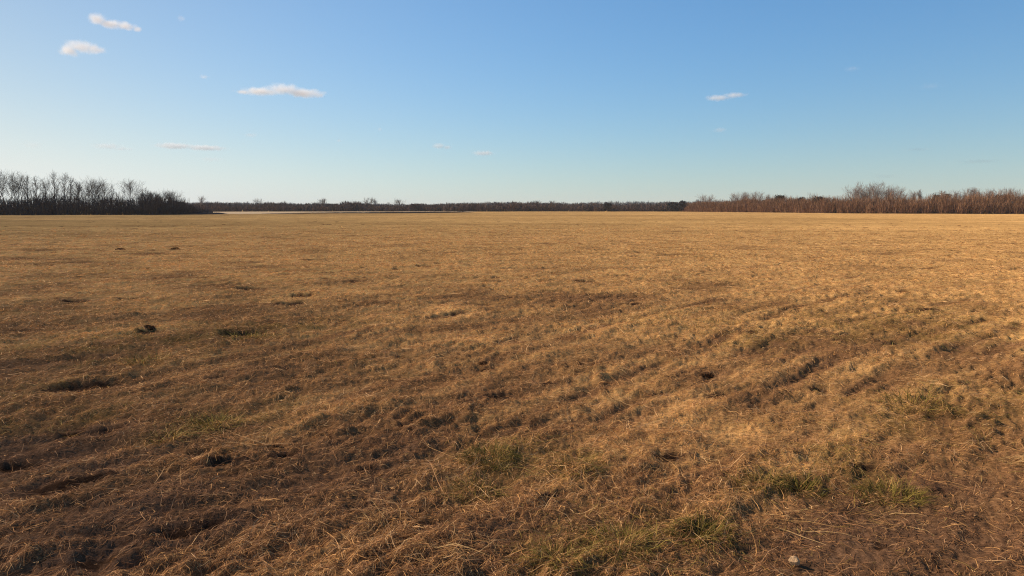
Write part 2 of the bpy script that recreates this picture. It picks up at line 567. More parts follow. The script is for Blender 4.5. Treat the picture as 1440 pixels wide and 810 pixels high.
def build_tufts():
    # column, row, half width in the photograph, blades, label, colour weights
    T = [(690, 648, 40, 900, 'dark green tussock in the middle of the foreground, thickest in the field', (.42, .3, .1, .12, .06)),
         (808, 662, 36, 330, 'olive tuft just to the right of the thickest dark tussock', (.3, .35, .15, .14, .06)),
         (670, 690, 38, 220, 'low ragged green tuft right in front of the thickest tussock', (.25, .35, .2, .15, .05)),
         (1068, 684, 34, 260, 'small green tuft at the left end of a dark scrape', (.35, .3, .15, .15, .05)),
         (1122, 686, 34, 300, 'dark green tuft filling the dark scrape left of the bright tuft', (.5, .3, .08, .08, .04)),
         (1252, 694, 40, 420, 'bright yellow green tuft above the pale stone', (.14, .44, .3, .08, .04)),
         (984, 756, 40, 420, 'dark green clump at the bottom edge nearest the pale stone', (.45, .28, .1, .12, .05)),
         (872, 768, 52, 460, 'wide light green tuft spread along the bottom edge', (.2, .38, .24, .13, .05)),
         (790, 790, 40, 280, 'yellowish tuft left of the wide light green one', (.12, .3, .3, .22, .06)),
         (300, 594, 34, 300, 'lone yellow green tuft in the left half of the field', (.14, .36, .3, .15, .05)),
         (240, 616, 24, 150, 'smaller olive tuft beside the lone yellow green one', (.2, .34, .24, .16, .06)),
         (345, 474, 28, 170, 'far dark tuft in front of a long shadowed hollow', (.3, .3, .18, .14, .08)),
         (202, 508, 26, 150, 'faint green tuft among straw on the left side', (.12, .3, .26, .24, .08)),
         (1290, 572, 44, 260, 'straggling olive tuft in the pale straw on the right', (.16, .32, .26, .2, .06))]
    for i, (u, v, hw, n, lab, wts) in enumerate(T):
        c = at(u, v)
        d = math.hypot(*c)
        rr = hw / FPX * d
        rng = np.random.default_rng(100 + i)
        (V, F, CC), h0 = blades(n, c[0], c[1], rr, rr * .8, .088 + .23 * rr, max(.0032, .00075 * d), R(16), R(72), GREENS, wts, rng=rng, bend=1.15)
        o = link('grass_tuft', mesh_np('grass_tuft', V, F, CC), M_GRASS)
        o.location = (c[0], c[1], h0)
        tag(o, lab, 'grass tuft', 'green tufts in the dry field')
    straw = [(.60, .38, .16), (.50, .28, .10), (.34, .18, .065)]
    S = [(1432, 648, 26, 240, 'pale flattened bunch of straw at the right edge', .30, 1.9),
         (540, 742, 24, 46, 'little upright bunch of pale stalks left of centre', .20, -0.5),
         (600, 780, 40, 60, 'loose pale stalks scattered near the bottom edge', .22, 2.0),
         (1010, 640, 46, 24, 'long bent stalks lying across the rut', .24, 2.2),
         (1230, 730, 50, 22, 'long pale stalks lying below the bright green tuft', .24, 2.1),
         (1080, 720, 60, 22, 'sparse long stalks left of the dark scrape and above the stone', .26, 2.2)]
    for i, (u, v, hw, n, lab, ln, lie) in enumerate(S):
        c = at(u, v)
        rr = hw / FPX * math.hypot(*c)
        rng = np.random.default_rng(300 + i)
        (V, F, CC), h0 = blades(n, c[0], c[1], rr, rr * .8, ln, .0031, R(2), R(22), straw, (.4, .4, .2), rng=rng, bend=.3, lie=lie)
        o = link('straw_bunch', mesh_np('straw_bunch', V, F, CC), M_GRASS)
        o.location = (c[0], c[1], h0)
        tag(o, lab, 'straw', 'bunches of loose straw on the field')


def lump(name, sx, sy, sz, seed, rough, col, sub=4):
    bm = bmesh.new()
    bmesh.ops.create_icosphere(bm, subdivisions=sub, radius=1)
    rs = np.random.default_rng(seed)
    planes = rs.normal(size=(16, 3))
    planes /= np.linalg.norm(planes, axis=1, keepdims=True)
    dist = rs.uniform(.66, .98, 16)
    for v in bm.verts:
        p = np.array(v.co)
        sc = min(1.0, min((dist[i] / max(1e-6, planes[i] @ p) for i in range(16) if planes[i] @ p > .05), default=1))
        p = p * sc
        p = p * (1 + rough * float(noise(np.array([p[0] * 3 + p[2] * 2 + seed]), np.array([p[1] * 3 - p[2] * 1.4]), seed)[0])
                 + rough * .5 * float(noise(np.array([p[0] * 8 + p[2] * 5 + seed]), np.array([p[1] * 8 - p[2] * 6]), seed + 1)[0]))
        v.co = (p[0] * sx, p[1] * sy, max(p[2], -.6) * sz)
    me = bpy.data.meshes.new(name)
    bm.to_mesh(me)
    bm.free()
    for p in me.polygons:
        p.use_smooth = False
    a = me.attributes.new('Col', 'FLOAT_COLOR', 'POINT')
    c = np.ones((len(me.vertices), 4), np.float32)
    c[:, :3] = np.array(col) * rs.uniform(.85, 1.12, (len(me.vertices), 1))
    a.data.foreach_set('color', c.ravel())
    return me


def build_stones():
    ms = col_mat('stone', 140, .28)
    c = at(1116, 797)
    o = link('stone', lump('stone', .026, .024, .024, 5, .10, (.43, .27, .14), 4), ms)
    o.location = (c[0], c[1], float(height(c[0:1], c[1:2])[0]) + .020)
    tag(o, 'small pale rounded stone on bare earth at the bottom edge', 'stone')
    mc = col_mat('earth_clod', 60, .45, rough=1., spec=0.)
    for u, v, s, sh, lab in [(390, 629, .075, .9, 'dark brown earth clod beside a black hollow on the left'),
                             (994, 527, .095, .85, 'brown clod with a dark foot beside the long rut on the right'),
                             (680, 511, .085, .8, 'dark earth clod on open straw in the middle of the field'),
                             (209, 462, .13, .8, 'far dark earth lump in the left half of the field'),
                             (170, 350, .30, .6, 'farthest earth lump on the left, small and dark'),
                             (246, 349, .24, .6, 'far small lump to the right of the farthest one')]:
        c = at(u, v)
        o = link('earth_clod', lump('earth_clod', s * .72, s * .55, s * sh * .42, int(u), .4, (.085, .042, .020), 4), mc)
        o.location = (c[0], c[1], float(height(c[0:1], c[1:2])[0]) + s * sh * .08)
        tag(o, lab, 'earth clod', 'earth clods on the field')


# ------------------------------------------------------------------ trees
def tubes(lines, sides, rng, col):
    """lines: list of (points (K,3), radii (K,)) -> verts, faces, cols"""
    Vs, Fs, Cs, n = [], [], [], 0
    ca = np.array([[math.cos(2 * math.pi * k / sides), math.sin(2 * math.pi * k / sides)] for k in range(sides)])
    for P, rad in lines:
        K = len(P)
        d = P[-1] - P[0]
        d = d / (np.linalg.norm(d) + 1e-9)
        up = np.array([0, 0, 1.]) if abs(d[2]) < .9 else np.array([1., 0, 0])
        a = np.cross(d, up)
        a /= np.linalg.norm(a)
        b = np.cross(d, a)
        ring = ca[:, 0:1] * a + ca[:, 1:2] * b
        V = (P[:, None, :] + ring[None] * np.asarray(rad)[:, None, None]).reshape(-1, 3)
        i = np.arange(sides)
        j = (i + 1) % sides
        for k in range(K - 1):
            Fs.append(np.stack([n + k * sides + i, n + k * sides + j, n + (k + 1) * sides + j, n + (k + 1) * sides + i], 1))
        Vs.append(V)
        Cs.append(np.broadcast_to(np.array(col) * rng.uniform(.8, 1.2), V.shape))
        n += len(V)
    return np.concatenate(Vs), np.concatenate(Fs), np.concatenate(Cs)


def limb(p, d, L, r0, r1, K, wob, up, rng):
    pts, rad = [p], [r0]
    d = d / np.linalg.norm(d)
    for k in range(1, K):
        d = d + rng.normal(0, wob, 3) + np.array([0, 0, up])
        d = d / np.linalg.norm(d)
        pts.append(pts[-1] + d * L / (K - 1))
        rad.append(r0 + (r1 - r0) * k / (K - 1))
    return np.array(pts), np.array(rad)


def side_dir(d, ang, rng):
    t = rng.normal(size=3)
    t -= d * (t @ d)
    t /= np.linalg.norm(t)
    return d * math.cos(ang) + t * math.sin(ang)


def bare_tree(x, y, H, crown_w, style, label, col, group, seed, tw=.018, dens=1.0, name='bare_tree'):
    rng = np.random.default_rng(seed)
    z = float(height(np.array([x]), np.array([y]))[0])
    root = empty(name, (x, y, z - .05))
    tag(root, label, 'tree', group)
    trunks, br = [], []
    stems = {'slender': 1, 'spread': 1, 'twin': 2, 'vase': 6}[style]
    tops = []
    for s in range(stems):
        lean = {'slender': .04, 'spread': .07, 'twin': .16, 'vase': .48}[style]
        ph = 2 * math.pi * s / stems + rng.uniform(0, 1.)
        d = np.array([math.cos(ph) * lean, math.sin(ph) * lean, 1.])
        frac = {'slender': .80, 'spread': .62, 'twin': .72, 'vase': .62}[style] * rng.uniform(.92, 1.05)
        r0 = H * {'slender': .014, 'spread': .016, 'twin': .013, 'vase': .0085}[style]
        base = np.array([math.cos(ph), math.sin(ph), 0]) * (.0 if stems == 1 else .22)
        P, rad = limb(base, d, H * frac, r0, r0 * .10, 10, .03, .02, rng)
        trunks.append((P, rad))
        tops.append((P, rad, frac))
    for P, rad, frac in tops:
        n1 = max(5, int({'slender': 26, 'spread': 15, 'twin': 13, 'vase': 8}[style] * dens))
        for i in range(n1):
            t = {'slender': .34, 'spread': .40, 'twin': .40, 'vase': .3}[style]
            t = t + (1 - t) * (i + rng.random()) / n1
            f = t * (len(P) - 1)
            k = min(int(f), len(P) - 2)
            p = P[k] + (P[k + 1] - P[k]) * (f - k)
            dd = P[k + 1] - P[k]
            dd /= np.linalg.norm(dd)
            ang = {'slender': rng.uniform(.3, .75), 'spread': rng.uniform(.4, 1.0), 'twin': rng.uniform(.35, .9), 'vase': rng.uniform(.3, .75)}[style]
            ang *= 1.2 - .65 * t
            d1 = side_dir(dd, ang, rng)
            top_left = H - p[2]
            L1 = {'slender': crown_w * 1.0 * (1.1 - .7 * t), 'spread': crown_w * .9 * (1.15 - .35 * t), 'twin': crown_w * .75 * (1.1 - .3 * t),
                  'vase': crown_w * .6}[style] * rng.uniform(.7, 1.15)
            L1 = min(L1, top_left / max(.25, d1[2] + .25) * 1.02)
            if L1 < .3:
                continue
            r1 = max(tw * 1.3, rad[k] * .48)
            P1, R1 = limb(p, d1, L1, r1, tw * .9, 6, .075, .07, rng)
            br.append((P1, R1))
            n2 = max(3, int(7 * dens))
            for j in range(n2):
                f2 = (.2 + .8 * (j + rng.random()) / n2) * 5
                k2 = min(int(f2), 4)
                p2 = P1[k2] + (P1[k2 + 1] - P1[k2]) * (f2 - k2)
                e2 = (P1[k2 + 1] - P1[k2])
                e2 = e2 / np.linalg.norm(e2)
                L2 = min(L1 * rng.uniform(.28, .5), max(.25, (H * 1.0 - p2[2]) * 1.2))
                P2, R2 = limb(p2, side_dir(e2, rng.uniform(.4, .95), rng), L2, tw, tw * .6, 4, .10, .08, rng)
                br.append((P2, R2))
                for q in range(max(2, int(4 * dens))):
                    k3 = int(rng.integers(1, 4))
                    e3 = P2[k3] - P2[k3 - 1]
                    e3 = e3 / np.linalg.norm(e3)
                    P3, R3 = limb(P2[k3], side_dir(e3, rng.uniform(.35, .9), rng), L2 * rng.uniform(.4, .8), tw * .62, tw * .35, 3, .10, .06, rng)
                    br.append((P3, R3))
    V, F, C = tubes(trunks, 7, rng, col)
    link('trunk', mesh_np('trunk', V, F, C, smooth=True), M_BARK, root)
    V, F, C = tubes(br, 3, rng, col)
    link('crown', mesh_np('crown', V, F, C), M_TWIG, root)
    return root


def leafy(x, y, H, Wd, label, col, group, seed, name='evergreen_tree', n=2600, leaf=.28, low=.15):
    """dense rounded crown of leaf sized faces on a short forked trunk"""
    rng = np.random.default_rng(seed)
    z = float(height(np.array([x]), np.array([y]))[0])
    root = empty(name, (x, y, z - .05))
    tag(root, label, 'tree' if 'tree' in name else 'shrub', group)
    lines = [limb(np.zeros(3), np.array([rng.normal(0, .05), rng.normal(0, .05), 1.]), H * .75, H * .03, H * .008, 7, .05, .02, rng)]
    for k in range(7):
        p = lines[0][0][1 + k % 5]
        lines.append(limb(p, side_dir(np.array([0, 0, 1.]), rng.uniform(.5, 1.1), rng), Wd * .35, H * .012, H * .004, 5, .12, .05, rng))
    V, F, C = tubes(lines, 6, rng, (.06, .045, .035))
    link('trunk', mesh_np('trunk', V, F, C, smooth=True), M_BARK, root)
    cl = []
    for k in range(26):
        ph, t = rng.uniform(0, 2 * math.pi), rng.random() ** .6
        q = math.sqrt(rng.random()) * .78
        hz = low + (1 - low) * (t * .86 + .04)
        env = math.sqrt(max(.05, 1 - ((hz - .5) / .62) ** 2))
        cl.append((math.cos(ph) * q * env * Wd * .5, math.sin(ph) * q * env * Wd * .5, hz * H, rng.uniform(.12, .22) * Wd))
    cl = np.array(cl)
    i = rng.integers(0, len(cl), n)
    dirn = rng.normal(size=(n, 3))
    dirn /= np.linalg.norm(dirn, axis=1, keepdims=True)
    P = cl[i, :3] + dirn * (cl[i, 3] * rng.random(n) ** .45)[:, None] * np.array([1, 1, .75])
    P[:, 2] *= H / P[:, 2].max()
    a = rng.normal(size=(n, 3))
    a /= np.linalg.norm(a, axis=1, keepdims=True)
    b = np.cross(a, rng.normal(size=(n, 3)))
    b /= np.linalg.norm(b, axis=1, keepdims=True)
    s = leaf * rng.uniform(.6, 1.3, n)[:, None]
    V = np.stack([P - a * s * .5, P + b * s * .28, P + a * s * .5, P - b * s * .28], 1).reshape(-1, 3)
    F = np.arange(n * 4).reshape(n, 4)
    C = np.repeat(np.array(col) * rng.uniform(.65, 1.3, (n, 1)), 4, 0)
    link('crown', mesh_np('crown', V, F, C), M_LEAF, root)


def thicket(name, label, edge, depth, tops, per_m2, tw, cols, wts, seed, twigs=26, cat='thicket', var=.17, lean=.42):
    """one mass of bare scrub: edge = [(column, distance)], tops = [(column, height m)]"""
    rng = np.random.default_rng(seed)
    eu, ed = np.array([e[0] for e in edge], float), np.array([e[1] for e in edge], float)
    tu, th = np.array([t[0] for t in tops], float), np.array([t[1] for t in tops], float)
    xs = (eu - 720) / FPX * ed
    length = np.hypot(np.diff(xs), np.diff(ed)).sum()
    n = int(length * depth * per_m2)
    # shrubs evenly along the edge in metres
    cum = np.concatenate([[0], np.cumsum(np.hypot(np.diff(xs), np.diff(ed)))])
    s = rng.uniform(0, cum[-1], n)
    ex, ey = np.interp(s, cum, xs), np.interp(s, cum, ed)
    back = depth * rng.random(n) ** 1.15
    q = 1 + back / np.hypot(ex, ey)
    x, y = ex * q, ey * q
    u = 720 + FPX * ex / ey
    H = np.interp(u, tu, th) * (.70 + .30 * sstep(0, depth * .45, back))
    H *= .95 * np.exp(rng.normal(0, var, n)) * (1 + .20 * noise(x * .13, y * .13, seed) + .07 * noise(x * .33, y * .33, seed + 1))
    z = height(x, y)
    # every shrub: stems from the root, then twigs all over its height
    k = twigs
    X, Y, Zb, HH = (np.repeat(v, k) for v in (x, y, z, H))
    m = n * k
    lev = rng.random(m) ** 1.1
    stem = rng.random(m) < .14
    lev = np.where(stem, 0, lev * .86)
    ph = rng.uniform(0, 2 * math.pi, m)
    rad = np.where(stem, .15, (.25 + .30 * HH * (.35 + .65 * np.sin(np.pi * np.clip(lev + .08, 0, 1)))) * .95) * np.sqrt(rng.random(m))
    px, py, pz = X + np.cos(ph) * rad, Y + np.sin(ph) * rad, Zb + lev * HH
    L = np.where(stem, HH * rng.uniform(.55, .95, m), np.minimum(HH * rng.uniform(.2, .42, m), (HH * 1.02 - lev * HH) * 1.08))
    tilt = np.where(stem, np.abs(rng.normal(0, .22, m)), np.abs(rng.normal(lean, .42, m)))
    pa = ph + rng.normal(0, .9, m)
    K = 3
    P = np.zeros((m, K, 3))
    P[:, 0] = np.stack([px, py, pz], 1)
    for j in range(1, K):
        tl = tilt * (1.15 - .35 * j)
        step = L / (K - 1)
        pa = pa + rng.normal(0, .3, m)
        P[:, j] = P[:, j - 1] + np.stack([np.cos(pa) * np.sin(tl) * step, np.sin(pa) * np.sin(tl) * step, np.cos(tl) * step], 1)
    W = (tw * np.where(stem, 1.5, 1.) * rng.uniform(.6, 1.3, m))[:, None] * np.array([1., .8, .3])[None]
    sa = rng.uniform(0, math.pi, m)
    S = np.stack([np.cos(sa), np.sin(sa), np.zeros(m)], 1)
    C = pick(rng.random(m), list(zip(wts, cols))) * rng.uniform(.7, 1.25, m)[:, None]
    C = C * np.repeat(rng.uniform(.86, 1.12, n), k)[:, None]
    V, F, CC = ribbons(P, W, S, C)
    o = link(name, mesh_np(name, V, F, CC), M_TWIG)
    tag(o, label, cat, kind='stuff')


GREY = [(.060, .052, .048), (.085, .070, .060), (.045, .040, .038)]
DARKB = [(.040, .034, .031), (.055, .046, .040), (.028, .025, .024)]
BROWN = [(.225, .112, .055), (.29, .155, .078), (.145, .076, .042), (.36, .22, .125)]
MID = [(.110, .072, .058), (.145, .092, .068), (.072, .052, .047)]


def build_trees():
    thicket('dark_thicket', 'dark low thicket under the bare trees at the left edge of the field',
            [(-420, 150), (-100, 156), (0, 158), (150, 163), (240, 172), (300, 190)], 9,
            [(-420, 4.2), (0, 4.2), (40, 4.3), (150, 4.2), (165, 4.6), (200, 4.4), (245, 4.2), (258, 3.4), (275, 2.0), (300, .8)],
            1.2, .07, DARKB, (.4, .3, .3), 501, twigs=46)
    thicket('far_woodland', 'long low line of bare brown woodland along the far side of the field',
            [(225, 315), (330, 340), (480, 345), (640, 348), (800, 352), (960, 345), (1000, 320)], 16,
            [(225, 4.2), (300, 4.4), (345, 3.7), (380, 4.1), (400, 4.6), (435, 3.9), (455, 4.5), (470, 4.0), (485, 5.0), (510, 4.7), (540, 3.5), (560, 3.2), (590, 4.0), (615, 3.5), (650, 4.4), (690, 4.1), (720, 4.8), (760, 4.7), (790, 3.8), (830, 4.1), (870, 3.6), (910, 4.0), (950, 3.9), (1000, 4.5)],
            .45, .19, MID, (.4, .35, .25), 502, twigs=34, cat='woodland', var=.07)
    thicket('distant_woodland', 'hazy distant woods showing above the far tree line',
            [(200, 760), (500, 800), (800, 820), (1100, 780)], 40,
            [(200, 8.2), (340, 8.6), (420, 7.2), (600, 6.8), (700, 9.0), (800, 8.0), (860, 9.4), (950, 9.6), (1060, 11)],
            .10, .42, [(.07, .07, .075), (.085, .08, .08)], (.5, .5), 503, twigs=26, cat='woodland', var=.05)
    thicket('brown_brush', 'dense reddish brown brush along the right side of the field',
            [(950, 350), (1010, 300), (1080, 262), (1160, 232), (1240, 217), (1340, 206), (1440, 197), (1560, 190), (1900, 180)], 10,
            [(950, 3.3), (1000, 4.2), (1060, 5.0), (1150, 5.1), (1200, 4.7), (1290, 5.3), (1320, 5.0), (1340, 5.3), (1440, 5.0), (1900, 5.0)],
            1.3, .062, BROWN, (.44, .28, .25, .03), 504, twigs=66, lean=.58, var=.14, cat='brush')

    gl, gm, gr = 'bare trees standing in the dark thicket on the left', 'small bare trees on the far tree line', 'bare trees above the brown brush on the right'
    TL = [(2, 247, 159, 30, 'spread', 'spreading bare tree cut by the left edge of the picture'),
          (16, 245.5, 160, 22, 'twin', 'dark forked bare tree next to the one at the left edge'),
          (29, 246.5, 161, 24, 'spread', 'bare tree with a rounded right side, third from the left edge'),
          (45, 244.5, 162, 16, 'slender', 'slender bare tree standing alone between two gaps of sky'),
          (55, 243, 168, 14, 'slender', 'faint thin tree just right of the slender lone one'),
          (68, 250, 162, 18, 'spread', 'shorter bushy bare tree left of the tallest tree'),
          (81, 240.5, 162, 14, 'slender', 'tallest bare tree of the left group, with a straight dark trunk'),
          (94.5, 243, 163, 16, 'slender', 'tall slender tree directly right of the tallest one'),
          (103, 249, 167, 14, 'slender', 'thin pale tree in the gap before the shorter dark trees'),
          (115, 252.5, 164, 14, 'slender', 'narrow dark tree beside the wide flat topped ones'),
          (124, 256, 165, 16, 'twin', 'dark forked tree in the middle of the flat topped clump'),
          (134, 256.5, 166, 26, 'spread', 'wide flat topped bare tree with a dense crown'),
          (149, 260, 168, 20, 'spread', 'small bare tree at the sloping right end of the clump'),
          (187, 257, 170, 22, 'spread', 'lone bare tree right of the gap with an open fan crown'),
          (208, 271, 172, 14, 'twin', 'short scrubby tree right of the lone fan crowned one'),
          (222, 273, 175, 14, 'twin', 'low scrubby tree where the thicket begins to drop'),
          (240, 272, 180, 20, 'spread', 'low rounded bare tree at the right end of the dark thicket')]
    for i, (u, v, d, wpx, st, lab) in enumerate(TL):
        p = bearing(u, d + 3)
        H = (303.2 - 2 * (d - 158) / 40 - v) / FPX * d * 1.05
        bare_tree(p[0], p[1], H, wpx / FPX * d * 1.35, st, lab, (.040, .034, .031), gl, 600 + i, tw=.019, dens=.95 if st == 'slender' else 1.2)
    TM = [(284, 277, 360, 22, 'spread', 'wide low bare tree past the right end of the dark thicket'),
          (367, 280.5, 405, 22, 'spread', 'small rounded tree on the far line above the pale field'),
          (455, 280, 405, 14, 'twin', 'tiny bare tree left of the dark dome on the far line'),
          (520, 278.5, 408, 14, 'twin', 'upright bare tree just right of the dark dome on the far line'),
          (530, 281, 410, 10, 'slender', 'thin bare tree leaning on the upright one on the far line'),
          (562, 281, 408, 14, 'twin', 'forked small tree standing alone on the lowest stretch of the far line'),
          (776, 283, 408, 10, 'twin', 'tiny faint tree on the flat middle of the far line')]
    for i, (u, v, d, wpx, st, lab) in enumerate(TM):
        p = bearing(u, d)
        d = d * .865
        p = bearing(u, d)
        H = (297.6 - v) / FPX * d
        bare_tree(p[0], p[1], H, wpx / FPX * d, st, lab, (.12, .095, .085), gm, 640 + i, tw=.032, dens=.8)
    TR = [(991, 273.5, 320, 16, 'vase', 'small fan of bare stems at the far left end of the brown brush'),
          (1034, 271.5, 290, 18, 'vase', 'first pale bare tree right of the small fan of stems'),
          (1046, 271, 286, 16, 'twin', 'thin pale tree in the middle of a faint row'),
          (1060, 271, 280, 18, 'twin', 'pale tree at the right end of the faint row'),
          (1078, 274, 272, 12, 'twin', 'low bare tree left of the dark dome crowned tree'),
          (1108, 273, 262, 14, 'vase', 'low bare tree right of the dark dome crowned tree'),
          (1172, 274.5, 236, 14, 'vase', 'faint low stems left of the big spreading trees'),
          (1203, 261, 232, 26, 'vase', 'pale spreading tree at the left end of the big group'),
          (1215, 257.5, 231, 30, 'vase', 'big pale many stemmed tree, left of the tallest in its group'),
          (1227, 256.5, 229, 26, 'spread', 'tallest pale tree of the right side with a broad fan crown'),
          (1241, 258, 227, 26, 'vase', 'pale many stemmed tree right of the tallest one'),
          (1255, 263, 224, 24, 'vase', 'lower spreading tree at the right end of the big group'),
          (1279, 268, 220, 14, 'twin', 'small tree between the big group and the thin upright one'),
          (1291, 265.5, 219, 12, 'slender', 'thin upright tree with a forked tip left of the domed shrub'),
          (1345, 267, 214, 20, 'vase', 'pale bushy tree touching the right side of the domed shrub'),
          (1360, 264.5, 212, 20, 'twin', 'grey bare tree left of the pair of pale ones'),
          (1379, 264, 210, 20, 'vase', 'left one of a pair of pale spreading trees'),
          (1392, 264.5, 209, 22, 'vase', 'right one of a pair of pale spreading trees'),
          (1416, 265.5, 206, 20, 'twin', 'faint thin tree near the right edge'),
          (1438, 271, 205, 20, 'vase', 'low faint tree cut by the right edge of the picture')]
    for i, (u, v, d, wpx, st, lab) in enumerate(TR):
        p = bearing(u, d + 3)
        H = (293 + FPX * CAM_H / d - v) / FPX * d
        bare_tree(p[0], p[1], H, wpx / FPX * d, st, lab, (.25, .175, .135), gr, 660 + i, tw=.024, dens=1.0)
    ge = 'dark rounded trees on the sky line'
    for i, (u, v, d, wpx, lab, col, nm) in enumerate([
            (1092, 273.5, 266, 22, 'dark dome crowned tree rising out of the brown brush', (.045, .040, .030), 'evergreen_tree'),
            (1150, 275.5, 240, 26, 'low dark dome left of the big spreading bare trees', (.060, .047, .036), 'evergreen_tree'),
            (1122, 277, 252, 18, 'dark bush in the brush below and right of the dome crowned tree', (.06, .045, .033), 'evergreen_shrub'),
            (1320, 268.5, 217, 30, 'brown dome shaped shrub right of the thin upright tree', (.13, .085, .058), 'dense_shrub'),
            (1403, 273, 206, 26, 'dark brown dome under the pale pair of trees', (.095, .06, .042), 'dense_shrub'),
            (497, 284.5, 348, 36, 'wide dark dome of trees on the far line', (.085, .064, .057), 'evergreen_tree'),
            (585, 286.5, 348, 16, 'small dark mound of trees on the far line', (.085, .064, .057), 'evergreen_tree'),
            (853, 284.5, 348, 13, 'small dark tree standing up from the flat far line', (.045, .043, .043), 'evergreen_tree'),
            (944, 284, 345, 18, 'low blackish tree at the right end of the far line', (.045, .043, .045), 'evergreen_tree'),
            (957, 282, 340, 13, 'blackish tree with a flat cap next to the low blackish one', (.045, .043, .045), 'evergreen_tree')]):
        p = bearing(u, d + 1)
        H = (293 + FPX * CAM_H / d - v) / FPX * d
        leafy(p[0], p[1], H, wpx / FPX * d, lab, col, ge, 700 + i, nm, n=2600, leaf=.0016 * d)


def build_far_field():
    """pale stubble beyond the low banks, and the banks themselves"""
    us = np.linspace(285, 672, 90)
    rows_ = np.linspace(0, 1, 24)
    V, cols = [], []
    for t in rows_:
        for u in us:
            front = np.interp(u, [285, 322, 375, 520, 640, 672], [206, 200, 205, 228, 262, 330])
            back = np.interp(u, [285, 330, 672], [300, 336, 342])
            d = front + (back - front) * t
            p = bearing(u, d)
            V.append((p[0], p[1], 0))
    V = np.array(V)
    V[:, 2] = height(V[:, 0], V[:, 1]) + .035
    nu = len(us)
    i = np.arange((len(rows_) - 1) * nu).reshape(-1, nu)[:, :-1]
    F = np.stack([i, i + 1, i + 1 + nu, i + nu], -1).reshape(-1, 4)
    C = np.array([.38, .26, .135]) * (1 + .12 * noise(V[:, 0] * .06, V[:, 1] * .3, 81))[:, None]
    me = mesh_np('stubble_field', V, F, C, smooth=True)
    tag(link('stubble_field', me, col_mat('stubble', .8, .12)), 'pale strip of stubble field beyond the dark banks', 'field', kind='structure')
    mb = col_mat('bank_earth', 1.5, .3)
    for pts, hs, lab in [([(205, 168), (250, 176), (300, 188), (312, 194), (324, 199)], [.35, .42, .5, .46, .05],
                          'short thick dark bank running out from the dark thicket'),
                         ([(370, 203), (430, 210), (520, 226), (600, 246), (650, 264), (668, 280)], [.08, .30, .36, .42, .42, .06],
                          'long thin dark bank in front of the pale stubble')]:
        uu = np.linspace(pts[0][0], pts[-1][0], 160)
        dd = np.interp(uu, [p[0] for p in pts], [p[1] for p in pts])
        hh = np.interp(uu, [p[0] for p in pts], hs)
        prof = [(-.9, -.05), (-.55, .45), (-.25, .9), (.1, 1.), (.6, .75), (1.3, .3), (2.0, -.05)]
        V = []
        for u, d, h in zip(uu, dd, hh):
            p = bearing(u, d)
            n = p / np.linalg.norm(p)
            for o_, k in prof:
                q = p + n * o_ * (.5 + h)
                V.append((q[0], q[1], h * k * (1 + .25 * float(noise(np.array([u * .9]), np.array([o_ * 2.]), 83)[0]))))
        V = np.array(V)
        V[:, 2] += height(V[:, 0], V[:, 1]) - .01
        m = len(prof)
        i = np.arange((len(uu) - 1) * m).reshape(-1, m)[:, :-1]
        F = np.stack([i, i + m, i + m + 1, i + 1], -1).reshape(-1, 4)[:, ::-1]
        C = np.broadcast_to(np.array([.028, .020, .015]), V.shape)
        tag(link('earth_bank', mesh_np('earth_bank', V, F, C), mb), lab, 'bank', 'dark low banks across the field')


